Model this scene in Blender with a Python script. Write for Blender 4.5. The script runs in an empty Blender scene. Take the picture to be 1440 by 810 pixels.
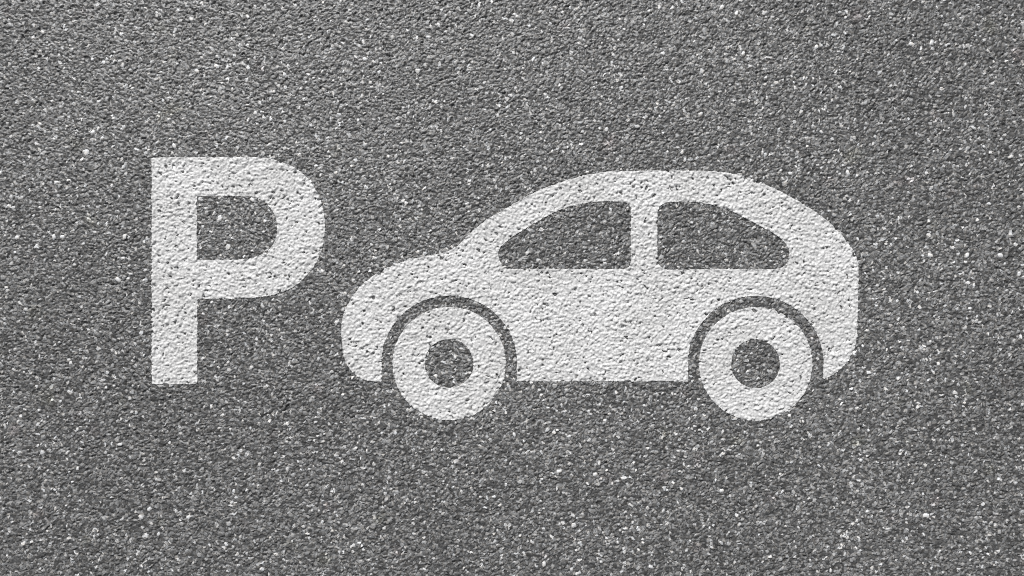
import bpy, math
import numpy as np
from mathutils import Vector

# ------------------------------------------------------------------ scale
S = 0.00125                      # metres on the ground per unit of the layout (layout is 1440 x 810)
def wx(px): return (px - 720.0) * S
def wy(py): return (405.0 - py) * S
R = math.radians
scene = bpy.context.scene

# ------------------------------------------------------------------ camera
CAM_H = 1.4
cam_d = bpy.data.cameras.new('camera')
cam_d.sensor_width = 36.0
cam_d.lens = 36.0 * CAM_H / (1440 * S)
cam_d.clip_start = 0.05
cam_d.clip_end = 2000.0
cam = bpy.data.objects.new('camera', cam_d)
scene.collection.objects.link(cam)
cam.location = (0, 0, CAM_H)
cam.rotation_euler = (0, 0, 0)
scene.camera = cam

# ------------------------------------------------------------------ light
SUN_EL, SUN_ROT = 40.0, -17.0    # low sun beyond the top edge, a little to the left
world = bpy.data.worlds.new('World')
scene.world = world
world.use_nodes = True
wn, wl = world.node_tree.nodes, world.node_tree.links
sky = wn.new('ShaderNodeTexSky')
sky.sky_type = 'NISHITA'
sky.sun_disc = False
sky.sun_elevation = R(SUN_EL)
sky.sun_rotation = R(SUN_ROT)
sky.dust_density = 4.0
sky.ozone_density = 0.6
sat = wn.new('ShaderNodeHueSaturation')
sat.inputs['Saturation'].default_value = 0.18       # pale, whitish sky
bg = wn['Background']
bg.inputs['Strength'].default_value = 0.06
wl.new(sky.outputs[0], sat.inputs['Color'])
wl.new(sat.outputs[0], bg.inputs['Color'])
sun_d = bpy.data.lights.new('sun', 'SUN')
sun_d.energy = 4.0
sun_d.angle = R(2.0)
sun_d.color = (1.0, 0.995, 0.988)
sun = bpy.data.objects.new('sun', sun_d)
scene.collection.objects.link(sun)
to_sun = Vector((math.sin(R(SUN_ROT)) * math.cos(R(SUN_EL)),
                 math.cos(R(SUN_ROT)) * math.cos(R(SUN_EL)), math.sin(R(SUN_EL))))
sun.rotation_euler = to_sun.to_track_quat('Z', 'Y').to_euler()
sun.location = to_sun * 20

vs = scene.view_settings
vs.view_transform = 'Standard'
vs.look = 'None'
vs.gamma = 1.0
vs.use_curve_mapping = False
vs.exposure = 0.0
scene.cycles.filter_width = 0.9
scene.cycles.use_denoising = False

# ------------------------------------------------------------------ small helpers
rng = np.random.default_rng(7)

def link(o, parent=None):
    scene.collection.objects.link(o)
    if parent: o.parent = parent
    return o

def mesh_from_arrays(name, co, counts, loops, smooth=True):
    me = bpy.data.meshes.new(name)
    me.vertices.add(len(co))
    me.vertices.foreach_set('co', np.ascontiguousarray(co, dtype=np.float32).ravel())
    me.loops.add(len(loops))
    me.loops.foreach_set('vertex_index', loops.astype(np.int32))
    me.polygons.add(len(counts))
    starts = np.concatenate(([0], np.cumsum(counts)[:-1])).astype(np.int32)
    me.polygons.foreach_set('loop_start', starts)
    me.polygons.foreach_set('use_smooth', np.full(len(counts), smooth))
    me.update(calc_edges=True)
    me.validate()
    return me

def add_attr(me, name, values):
    a = me.attributes.new(name, 'FLOAT', 'POINT')
    a.data.foreach_set('value', np.ascontiguousarray(values, dtype=np.float32))

def value_noise(x, y, cell, seed, octaves=1):
    """smooth lattice noise in -1..1"""
    tot = np.zeros_like(x); amp = 1.0; norm = 0
    r = np.random.default_rng(seed)
    for _ in range(octaves):
        gx, gy = x / cell + 300.37, y / cell + 300.71
        n = 1024
        tab = r.random((n, n)).astype(np.float32) * 2 - 1
        ix, iy = np.floor(gx).astype(int), np.floor(gy).astype(int)
        fx, fy = gx - ix, gy - iy
        fx = fx * fx * (3 - 2 * fx); fy = fy * fy * (3 - 2 * fy)
        a = tab[iy % n, ix % n]; b = tab[iy % n, (ix + 1) % n]
        c = tab[(iy + 1) % n, ix % n]; d = tab[(iy + 1) % n, (ix + 1) % n]
        tot += amp * ((a * (1 - fx) + b * fx) * (1 - fy) + (c * (1 - fx) + d * fx) * fy)
        norm += amp; amp *= 0.5; cell *= 0.5
    return tot / norm

def cells(x, y, cell, seed):
    """jittered-lattice Voronoi: F1, F2, offset to the nearest seed, and a table index of it"""
    r = np.random.default_rng(seed)
    n = 1024
    jx = r.random((n, n)).astype(np.float32); jy = r.random((n, n)).astype(np.float32)
    gx, gy = x / cell + 200, y / cell + 200
    ix, iy = np.floor(gx).astype(np.int32), np.floor(gy).astype(np.int32)
    f1 = np.full(x.shape, 9.0, np.float32); f2 = f1.copy()
    ox = np.zeros_like(f1); oy = np.zeros_like(f1); idx = np.zeros(x.shape, np.int32)
    for dj in (-1, 0, 1):
        for di in (-1, 0, 1):
            cx, cy = (ix + di) % n, (iy + dj) % n
            px = ix + di + jx[cy, cx] - gx
            py = iy + dj + jy[cy, cx] - gy
            d = np.sqrt(px * px + py * py).astype(np.float32)
            near = d < f1
            f2 = np.where(near, f1, np.minimum(f2, d))
            ox = np.where(near, px, ox); oy = np.where(near, py, oy)
            idx = np.where(near, cy * n + cx, idx)
            f1 = np.where(near, d, f1)
    return f1, f2, ox, oy, idx

def smooth(t):
    t = np.clip(t, 0, 1)
    return t * t * (3 - 2 * t)

# ------------------------------------------------------------------ the relief of the road: stones in bitumen
STEP = 0.95
def axis(lo, hi):
    core = np.arange(lo, hi + STEP * 0.5, STEP)
    d, x, out = STEP, hi, []
    while x < hi + 640:
        d = min(d * 1.008, 2.8); x += d; out.append(x)
    while x < hi + 300000:
        d *= 1.6; x += d; out.append(x)
    out = np.array(out)
    return np.concatenate(((lo - (out - core[-1]))[::-1], core, out))
GX = axis(-12.0, 1452.0)
GY = axis(-12.0, 822.0)
PX, PY = np.meshgrid(GX, GY)
NX, NY = len(GX), len(GY)
# 1 where the relief is modelled, fading to 0 where the same stones are only bump
def fade(v, lo, hi): return smooth((v - (lo - 630)) / 300) * smooth(((hi + 630) - v) / 300)
RELIEF = (fade(PX, 0, 1440) * fade(PY, 0, 810)).astype(np.float32)

H = np.zeros((NY, NX), np.float32)
TINT = np.full((NY, NX), 0.5, np.float32)
m = RELIEF > 0
x, y = PX[m].astype(np.float32), PY[m].astype(np.float32)
# uneven stone outlines
x2 = x + 1.0 * value_noise(x, y, 4.0, 11) + 3 * value_noise(x, y, 24.0, 12)
y2 = y + 1.0 * value_noise(x, y, 4.0, 13) + 3 * value_noise(x, y, 24.0, 14)
NT = 1024 * 1024
def table(seed): return np.random.default_rng(seed).random(NT).astype(np.float32)
# fine grit: small broken stones, each lying at its own tilt, with open gaps between them
f1, f2, ox, oy, idx = cells(x2, y2 * 1.08, 3.8, 21)
ta, tb, tc, td, te = (table(s)[idx] for s in (31, 32, 33, 34, 36))
gap = f2 - f1
edge = smooth(gap / 0.16)
patch = value_noise(x, y, 34.0, 51, 2)                       # open and closed patches of the surface
hgt = (0.3 + 1.5 * ta) * edge
hgt += edge * ((tb - 0.5) * ox + (tc - 0.5) * oy) * 3.4
# coarser stones standing above the grit, angular
x3, y3 = x2 + 0.9 * value_noise(x, y, 3.0, 15), y2 + 0.9 * value_noise(x, y, 3.0, 16)
g1, g2, qx, qy, jdx = cells(x3, y3 * 1.1, 7.4, 22)
sa, sb, sc, sd, se = (table(s)[jdx] for s in (41, 42, 43, 44, 46))
rad = 0.20 + 0.26 * sb
inner = smooth((np.minimum(rad - g1, (g2 - g1) * 0.5)) / 0.10)
hbig = inner * (1.2 + 1.2 * sc + ((sd - 0.5) * qx + (sa - 0.2) * qy) * 5.0)
isbig = (sa < 0.40) & (inner > 0.25) & (hbig > hgt - 0.4)
hgt = np.where(isbig, np.maximum(hbig, hgt * 0.3), hgt)
# pits where a stone has come out, and soft swells
pit = (table(35)[idx] < 0.08 + 0.05 * np.clip(patch, 0, 1)) & ~isbig
hgt = np.where(pit, hgt - 1.5 * edge, hgt)
hgt += 0.22 * value_noise(x, y, 16.0, 52) + 0.22 * value_noise(x, y, 2.0, 53)
# bare colour of each stone: dark to mid grey rock, a share of pale quartz, bitumen between the stones
def tone(u, v, pale):
    k = 0.07 + 0.52 * u ** 1.2
    return np.where(v > 1 - pale, 0.50 + 0.50 * u, k)
t = tone(td, te, 0.10)
t = np.where(gap < 0.10, 0.08, t)
t = np.where(isbig, tone(table(45)[jdx], se, 0.24), t)
hgt = (hgt - hgt.mean()) * 0.76
H[m] = hgt * RELIEF[m]
TINT[m] = t

# a few large pale chips that stand out
CHIPS = [(1302, 725, 4.2), (122, 214, 4.6), (305, 93, 3.8), (320, 95, 3.2), (277, 100, 3.4), (1015, 10, 3.6),
         (355, 281, 3.6), (371, 281, 3.2), (245, 205, 3.6), (837, 667, 3.4), (723, 611, 3.2), (786, 663, 3.2),
         (765, 793, 3.6), (915, 797, 3.6), (601, 497, 3.2), (1282, 62, 4.0), (1310, 60, 3.6), (60, 45, 3.2),
         (210, 716, 3.6), (198, 727, 3.6), (265, 727, 3.4), (318, 765, 3.4), (24, 334, 3.6), (76, 333, 3.8),
         (88, 333, 3.6), (175, 333, 3.8), (1308, 359, 4.0), (1360, 359, 3.8), (1407, 359, 4.0), (1148, 66, 3.4),
         (166, 393, 4.0), (700, 310, 3.0), (617, 35, 3.2), (985, 160, 3.4), (1192, 243, 3.6), (1015, 690, 3.4)]
for k, (cx, cy, r) in enumerate(CHIPS):
    i0, i1 = np.searchsorted(GX, (cx - 9, cx + 9)); j0, j1 = np.searchsorted(GY, (cy - 9, cy + 9))
    sx, sy = PX[j0:j1, i0:i1] - cx, PY[j0:j1, i0:i1] - cy
    a = (k * 1.7) % 3.14
    u = (sx * math.cos(a) + sy * math.sin(a)) / r
    v = (-sx * math.sin(a) + sy * math.cos(a)) / (r * 0.68)
    e = np.clip(1 - np.abs(u) ** 2.6 - np.abs(v) ** 2.6, 0, 1) ** 0.5
    on = e > 0.05
    H[j0:j1, i0:i1] = np.where(on, -0.2 + 1.4 * e, H[j0:j1, i0:i1])
    TINT[j0:j1, i0:i1] = np.where(on, 0.97, TINT[j0:j1, i0:i1])

# ------------------------------------------------------------------ materials
def nodes_of(name):
    mt = bpy.data.materials.new(name); mt.use_nodes = True
    nt = mt.node_tree
    return mt, nt.nodes, nt.links, nt.nodes['Principled BSDF']

def math_node(n, l, op, a, b):
    k = n.new('ShaderNodeMath'); k.operation = op
    for i, v in enumerate((a, b)):
        if isinstance(v, (int, float)): k.inputs[i].default_value = v
        else: l.new(v, k.inputs[i])
    return k.outputs[0]

def ramp(n, l, fac, stops):
    k = n.new('ShaderNodeValToRGB')
    e = k.color_ramp.elements
    while len(e) < len(stops): e.new(0.5)
    for el, (p, c) in zip(e, stops):
        el.position = p
        el.color = (*(c if isinstance(c, tuple) else (c, c, c)), 1)
    l.new(fac, k.inputs[0])
    return k.outputs[0]

def noise(n, l, vec, scale, detail=2.0, rough=0.5):
    k = n.new('ShaderNodeTexNoise')
    k.inputs['Scale'].default_value = scale
    k.inputs['Detail'].default_value = detail
    k.inputs['Roughness'].default_value = rough
    l.new(vec, k.inputs['Vector'])
    return k

def mix_rgb(n, l, kind, fac, a, b):
    k = n.new('ShaderNodeMix'); k.data_type = 'RGBA'; k.blend_type = kind
    for sock, v in ((k.inputs[0], fac), (k.inputs[6], a), (k.inputs[7], b)):
        if isinstance(v, (int, float)): sock.default_value = v
        elif isinstance(v, tuple): sock.default_value = v
        else: l.new(v, sock)
    return k.outputs[2]

def asphalt_material():
    mt, n, l, p = nodes_of('worn_asphalt')
    geo = n.new('ShaderNodeNewGeometry'); pos = geo.outputs['Position']
    at = n.new('ShaderNodeAttribute'); at.attribute_name = 'stone'
    ar = n.new('ShaderNodeAttribute'); ar.attribute_name = 'relief'
    vor = n.new('ShaderNodeTexVoronoi'); vor.inputs['Scale'].default_value = 1 / (5.6 * S)
    l.new(pos, vor.inputs['Vector'])
    sep = n.new('ShaderNodeSeparateColor'); l.new(vor.outputs['Color'], sep.inputs[0])
    far_tint = ramp(n, l, sep.outputs[0], [(0.0, 0.12), (0.10, 0.15), (0.86, 0.45), (0.90, 0.55), (1.0, 0.9)])
    inv = math_node(n, l, 'SUBTRACT', 1.0, ar.outputs['Fac'])
    tint = mix_rgb(n, l, 'MIX', inv, at.outputs['Color'], far_tint)
    bw = n.new('ShaderNodeRGBToBW'); l.new(tint, bw.inputs[0])
    col = ramp(n, l, bw.outputs[0], [(0.0, 0.025), (0.14, 0.072), (0.30, 0.132), (0.50, 0.22), (0.72, 0.38), (1.0, 0.70)])
    # dust and worn lanes: slow changes of the stone's own tone, and a trace of brown or green in places
    big = noise(n, l, pos, 2.2, 3.0)
    col = mix_rgb(n, l, 'MULTIPLY', 1.0, col, ramp(n, l, big.outputs['Fac'], [(0.3, 0.86), (0.7, 1.12)]))
    grain = noise(n, l, pos, 900.0, 2.0)
    col = mix_rgb(n, l, 'MULTIPLY', 1.0, col, ramp(n, l, grain.outputs['Fac'], [(0.3, 0.80), (0.7, 1.20)]))
    chip = noise(n, l, pos, 170.0, 1.0)
    col = mix_rgb(n, l, 'MULTIPLY', 1.0, col, ramp(n, l, chip.outputs['Fac'],
          [(0.30, (0.97, 1.0, 1.03)), (0.5, (1.0, 1.0, 1.0)), (0.70, (1.04, 1.0, 0.94))]))
    hue = noise(n, l, pos, 14.0, 1.0)
    col = mix_rgb(n, l, 'MULTIPLY', 1.0, col, ramp(n, l, hue.outputs['Fac'],
          [(0.22, (1.0, 0.93, 0.93)), (0.32, (1.0, 1.0, 1.0)), (0.70, (1.0, 1.0, 1.0)), (0.80, (1.0, 1.0, 0.92))]))
    l.new(col, p.inputs['Base Color'])
    # where the relief is not modelled its slopes count as roughness: alpha^2 grows by the missing slope variance
    r2 = math_node(n, l, 'MULTIPLY', ar.outputs['Fac'], ar.outputs['Fac'])
    a2 = math_node(n, l, 'SUBTRACT', 0.1425, math_node(n, l, 'MULTIPLY', r2, 0.08))
    l.new(math_node(n, l, 'POWER', a2, 0.25), p.inputs['Roughness'])
    p.inputs['Specular IOR Level'].default_value = 0.70
    b1 = n.new('ShaderNodeBump'); b1.inputs['Distance'].default_value = 0.0012
    l.new(inv, b1.inputs['Strength'])
    l.new(math_node(n, l, 'SUBTRACT', 1.0, vor.outputs['Distance']), b1.inputs['Height'])
    fine = noise(n, l, pos, 520.0, 3.0, 0.6)
    b2 = n.new('ShaderNodeBump'); b2.inputs['Distance'].default_value = 0.0006; b2.inputs['Strength'].default_value = 0.6
    l.new(fine.outputs['Fac'], b2.inputs['Height']); l.new(b1.outputs[0], b2.inputs['Normal'])
    l.new(b2.outputs[0], p.inputs['Normal'])
    return mt

def paint_material():
    mt, n, l, p = nodes_of('worn_white_road_paint')
    geo = n.new('ShaderNodeNewGeometry'); pos = geo.outputs['Position']
    wear = noise(n, l, pos, 260.0, 3.0, 0.6)
    col = ramp(n, l, wear.outputs['Fac'], [(0.25, 0.30), (0.40, 0.52), (0.55, 0.67), (0.8, 0.75)])
    dirt = noise(n, l, pos, 9.0, 3.0)
    col = mix_rgb(n, l, 'MULTIPLY', 1.0, col, ramp(n, l, dirt.outputs['Fac'],
          [(0.3, (0.87, 0.868, 0.86)), (0.65, (1.0, 1.0, 1.0))]))
    l.new(col, p.inputs['Base Color'])
    p.inputs['Roughness'].default_value = 0.55
    p.inputs['Specular IOR Level'].default_value = 0.35
    fine = noise(n, l, pos, 620.0, 2.0, 0.6)
    b2 = n.new('ShaderNodeBump'); b2.inputs['Distance'].default_value = 0.0005; b2.inputs['Strength'].default_value = 0.5
    l.new(fine.outputs['Fac'], b2.inputs['Height'])
    l.new(b2.outputs[0], p.inputs['Normal'])
    return mt

ASPHALT = asphalt_material()
PAINT = paint_material()

# ------------------------------------------------------------------ the road: one sheet to the horizon
def build_road():
    co = np.stack((wx(PX), wy(PY), H * S), axis=-1).reshape(-1, 3)
    vid = np.arange(NX * NY, dtype=np.int32).reshape(NY, NX)
    quads = np.stack((vid[1:, :-1], vid[1:, 1:], vid[:-1, 1:], vid[:-1, :-1]), axis=-1).reshape(-1, 4)
    me = mesh_from_arrays('road', co, np.full(len(quads), 4), quads.ravel())
    add_attr(me, 'stone', TINT.ravel()); add_attr(me, 'relief', RELIEF.ravel())
    me.materials.append(ASPHALT)
    o = link(bpy.data.objects.new('road', me))
    o['kind'] = 'structure'
    o['label'] = 'grey asphalt road surface with pale stones in it'
    return o
build_road()

# ------------------------------------------------------------------ outlines of the markings
def curve(points, sub=6):
    """closed outline through points; a third value of 1 marks a sharp corner"""
    n = len(points)
    P = [np.array(p[:2], float) for p in points]
    C = [len(p) > 2 and p[2] == 1 for p in points]
    out = []
    for i in range(n):
        a, b = P[i], P[(i + 1) % n]
        p0 = a if C[i] else P[i - 1]
        p3 = b if C[(i + 1) % n] else P[(i + 2) % n]
        d = np.linalg.norm(b - a) + 1e-6
        ma = (b - p0) * d / (np.linalg.norm(b - a) + np.linalg.norm(a - p0) + 1e-6) if not C[i] else (b - a)
        mb = (p3 - a) * d / (np.linalg.norm(b - a) + np.linalg.norm(p3 - b) + 1e-6) if not C[(i + 1) % n] else (b - a)
        for k in range(sub):
            t = k / sub
            h00, h10 = 2*t**3 - 3*t**2 + 1, t**3 - 2*t**2 + t
            h01, h11 = -2*t**3 + 3*t**2, t**3 - t**2
            out.append(h00*a + h10*ma + h01*b + h11*mb)
    return np.array(out)

def sd_poly(x, y, poly):
    """signed distance, positive inside"""
    best = np.full(x.shape, 1e9); ins = np.zeros(x.shape, bool)
    for (ax, ay), (bx, by) in zip(poly, np.roll(poly, -1, axis=0)):
        ex, ey = bx - ax, by - ay
        ll = ex * ex + ey * ey
        if ll < 1e-9: continue
        t = np.clip(((x - ax) * ex + (y - ay) * ey) / ll, 0, 1)
        best = np.minimum(best, (x - ax - t * ex) ** 2 + (y - ay - t * ey) ** 2)
        if ay != by:
            ins ^= ((ay > y) != (by > y)) & (x < ex * (y - ay) / (by - ay) + ax)
    return np.where(ins, 1, -1) * np.sqrt(best)

def sd_circle(x, y, cx, cy, r): return r - np.hypot(x - cx, y - cy)

BODY = curve([(537, 536.3, 1), (524, 536), (515.6, 534.6), (502.6, 529.3), (491.5, 518), (484, 501.5), (480.4, 479), (480.4, 457),
    (485.2, 436.7), (495.2, 418), (508, 402), (526.7, 386.7), (549, 374.8), (571, 366.7), (600.7, 360), (622, 355.8),
    (640, 348), (653, 336.5), (666, 324), (685, 309), (713, 292), (740, 276.5), (765, 265), (795.6, 254), (826.7, 245.6),
    (860, 241), (886, 240.3), (940, 240), (985, 240.3), (1005, 241), (1027.5, 243.5), (1051, 250), (1075, 259),
    (1100.7, 270.8), (1124.3, 284), (1148, 299), (1167, 314), (1183.4, 330), (1199, 351), (1204.6, 361), (1207, 373),
    (1207, 400), (1206.3, 430), (1205.5, 465), (1204, 480), (1199.5, 496), (1190, 511), (1178, 522), (1165, 530.5), (1156, 534, 1),
    (1100, 536.3, 1)])
FRONT_WIN = curve([(714, 378.3), (790, 378.3), (860, 378.3), (878, 378), (885, 374.5), (887, 367), (887, 330), (887, 296), (884.5, 288),
    (877, 284.6), (851, 283.7), (829, 285), (805, 289), (787, 295.5), (764.4, 306.7), (740, 321), (722, 332.5), (709, 342.5),
    (702.3, 351), (701, 360.5), (705, 371), (708, 376)])
REAR_WIN = curve([(936, 378.5), (1000, 378.7), (1075, 378.7), (1090, 378.4), (1101, 375.4), (1108, 367), (1110, 357), (1107.3, 347),
    (1098.3, 336), (1079.5, 324), (1055.8, 311), (1032, 299), (1008.6, 290.6), (989.7, 285.8), (971, 283.9), (947, 283.9),
    (934, 285.7), (927, 291), (924.7, 302), (924.2, 330), (924.3, 352), (925.6, 366), (928.6, 374.5)])
LETTER = curve([(213.3, 221.6, 1), (300, 220.8), (353.3, 221), (380, 223.8), (402, 230), (420, 239.5), (436, 255), (449, 276.7), (455.6, 301),
    (457, 323.3), (454, 345.6), (447.5, 364), (440, 377), (427, 392), (409.6, 405.4), (387, 414), (365, 418), (335, 420),
    (278, 420.6, 1), (277.6, 540, 1), (213.6, 540, 1)])
BOWL = curve([(277, 276.2, 1), (335, 276), (357, 277.5), (373.3, 285), (384.8, 299), (390, 317), (388, 336), (380, 349), (368, 358),
    (350, 363.5), (330, 365.2), (277, 365.6, 1)])
FW, RW = (631.8, 511.3), (1062.7, 511.8)

def sd_letter(x, y):
    return np.minimum(sd_poly(x, y, LETTER), -sd_poly(x, y, BOWL))
def sd_body(x, y):
    d = sd_poly(x, y, BODY)
    d = np.minimum(d, -sd_poly(x, y, FRONT_WIN))
    d = np.minimum(d, -sd_poly(x, y, REAR_WIN))
    for cx, cy in (FW, RW):
        arch = np.where(y < cy, sd_circle(x, y, cx, cy, 95.5), 95.0 - np.abs(x - cx))
        d = np.minimum(d, -arch)
    return d
def sd_wheel(c):
    return lambda x, y: np.minimum(sd_circle(x, y, *c, 79.6), -sd_circle(x, y, c[0] - 0.3, c[1], 34.3))

# ------------------------------------------------------------------ coat of paint lying over the stones
def blur(a, k):
    for ax in (0, 1):
        acc = np.zeros_like(a)
        for d, w in zip((-2, -1, 0, 1, 2), k): acc += w * np.roll(a, d, ax)
        a = acc
    return a
COAT = np.maximum(blur(H, (0.03, 0.17, 0.60, 0.17, 0.03)) * 1.75 + 0.40, H + 0.22)

CASES = {  # corner order: 0 (j,i) 1 (j,i+1) 2 (j+1,i+1) 3 (j+1,i); edges a=01 b=12 c=23 d=30
    1: ['0ad'], 2: ['1ba'], 4: ['2cb'], 8: ['3dc'], 3: ['01bd'], 6: ['12ca'], 12: ['23db'], 9: ['30ac'],
    7: ['012cd'], 14: ['123da'], 13: ['230ab'], 11: ['301bc'], 5: ['0ad', '2cb'], 10: ['1ba', '3dc'], 15: ['0123']}

def build_paint(name, sdf, box, parent=None):
    x0, y0, x1, y1 = box
    i0, i1 = np.searchsorted(GX, (x0, x1)); j0, j1 = np.searchsorted(GY, (y0, y1))
    X, Y, h, z = (a[j0:j1, i0:i1].astype(np.float64) for a in (PX, PY, H, COAT))
    f = sdf(X, Y)
    # a slightly ragged rim, and pinholes in the deepest pits where the paint did not reach
    f = f + 0.5 * value_noise(X, Y, 3.2, 71) + 0.22 * np.clip(h, -2, 2)
    f = np.minimum(f, (h - PIT) * 1.2)
    f = np.where(np.abs(f) < 1e-4, 1e-4, f)
    ins = f > 0
    ny, nx = f.shape
    # vertices: inside grid points, crossings on horizontal edges, crossings on vertical edges
    vid = np.cumsum(ins.ravel()).reshape(ny, nx) - 1
    co = [np.stack((X[ins], Y[ins], z[ins]), -1)]
    base = int(ins.sum())
    def cross(A, B):
        nonlocal base
        fa, fb = f[A], f[B]
        c = (fa > 0) != (fb > 0)
        t = fa[c] / (fa[c] - fb[c])
        co.append(np.stack([q[A][c] * (1 - t) + q[B][c] * t for q in (X, Y, z)], -1))
        ids = np.cumsum(c.ravel()).reshape(c.shape) - 1 + base
        base += int(c.sum())
        return ids
    hor = cross(np.s_[:, :-1], np.s_[:, 1:])
    ver = cross(np.s_[:-1, :], np.s_[1:, :])
    key = ins[:-1, :-1] * 1 + ins[:-1, 1:] * 2 + ins[1:, 1:] * 4 + ins[1:, :-1] * 8
    src = {'0': vid[:-1, :-1], '1': vid[:-1, 1:], '2': vid[1:, 1:], '3': vid[1:, :-1],
           'a': hor[:-1], 'c': hor[1:], 'd': ver[:, :-1], 'b': ver[:, 1:]}
    counts, loops, pairs = [], [], []
    for kcase, polys in CASES.items():
        sel = key == kcase
        if not sel.any(): continue
        for poly in polys:
            f_ = np.stack([src[ch][sel] for ch in poly], -1)[:, ::-1]     # y runs downwards in the layout
            counts.append(np.full(len(f_), f_.shape[1])); loops.append(f_.ravel())
            pairs.append(np.stack((f_, np.roll(f_, -1, 1)), -1).reshape(-1, 2))
    co = np.concatenate(co)
    # the coat's edge goes down into the stones
    e = np.concatenate(pairs)
    nv = len(co)
    k1, k2 = e[:, 0].astype(np.int64) * nv + e[:, 1], e[:, 1].astype(np.int64) * nv + e[:, 0]
    rim = e[~np.isin(k1, k2)]
    used = np.unique(rim)
    low = np.full(nv, -1); low[used] = nv + np.arange(len(used))
    lowco = co[used].copy(); lowco[:, 2] -= 1.2
    co = np.concatenate((co, lowco))
    skirt = np.stack((rim[:, 1], rim[:, 0], low[rim[:, 0]], low[rim[:, 1]]), -1)
    counts.append(np.full(len(skirt), 4)); loops.append(skirt.ravel())
    cx, cy = (x0 + x1) / 2, (y0 + y1) / 2
    ow = (wx(cx), wy(cy), 0.0)
    W = np.stack((wx(co[:, 0]) - ow[0], wy(co[:, 1]) - ow[1], co[:, 2] * S), -1)
    me = mesh_from_arrays(name, W, np.concatenate(counts), np.concatenate(loops))
    me.materials.append(PAINT)
    o = link(bpy.data.objects.new(name, me), parent)
    o.location = ow if parent is None else Vector(ow) - parent.location
    return o

PIT = float(np.percentile(H[m], 2.3))
p = build_paint('painted_letter', sd_letter, (205, 212, 465, 548))
p['label'] = 'white capital letter P painted on the asphalt, left of the painted car'
p['category'] = 'letter'

car = link(bpy.data.objects.new('painted_car', None))
car.empty_display_size = 0.1
car.location = (wx(843), wy(415), 0)
car['label'] = 'white car symbol in side view painted on the asphalt, two ring wheels'
car['category'] = 'car symbol'
build_paint('car_body', sd_body, (472, 232, 1215, 544), car)
build_paint('wheel', sd_wheel(FW), (545, 425, 718, 598), car)
build_paint('wheel', sd_wheel(RW), (976, 425, 1149, 598), car)
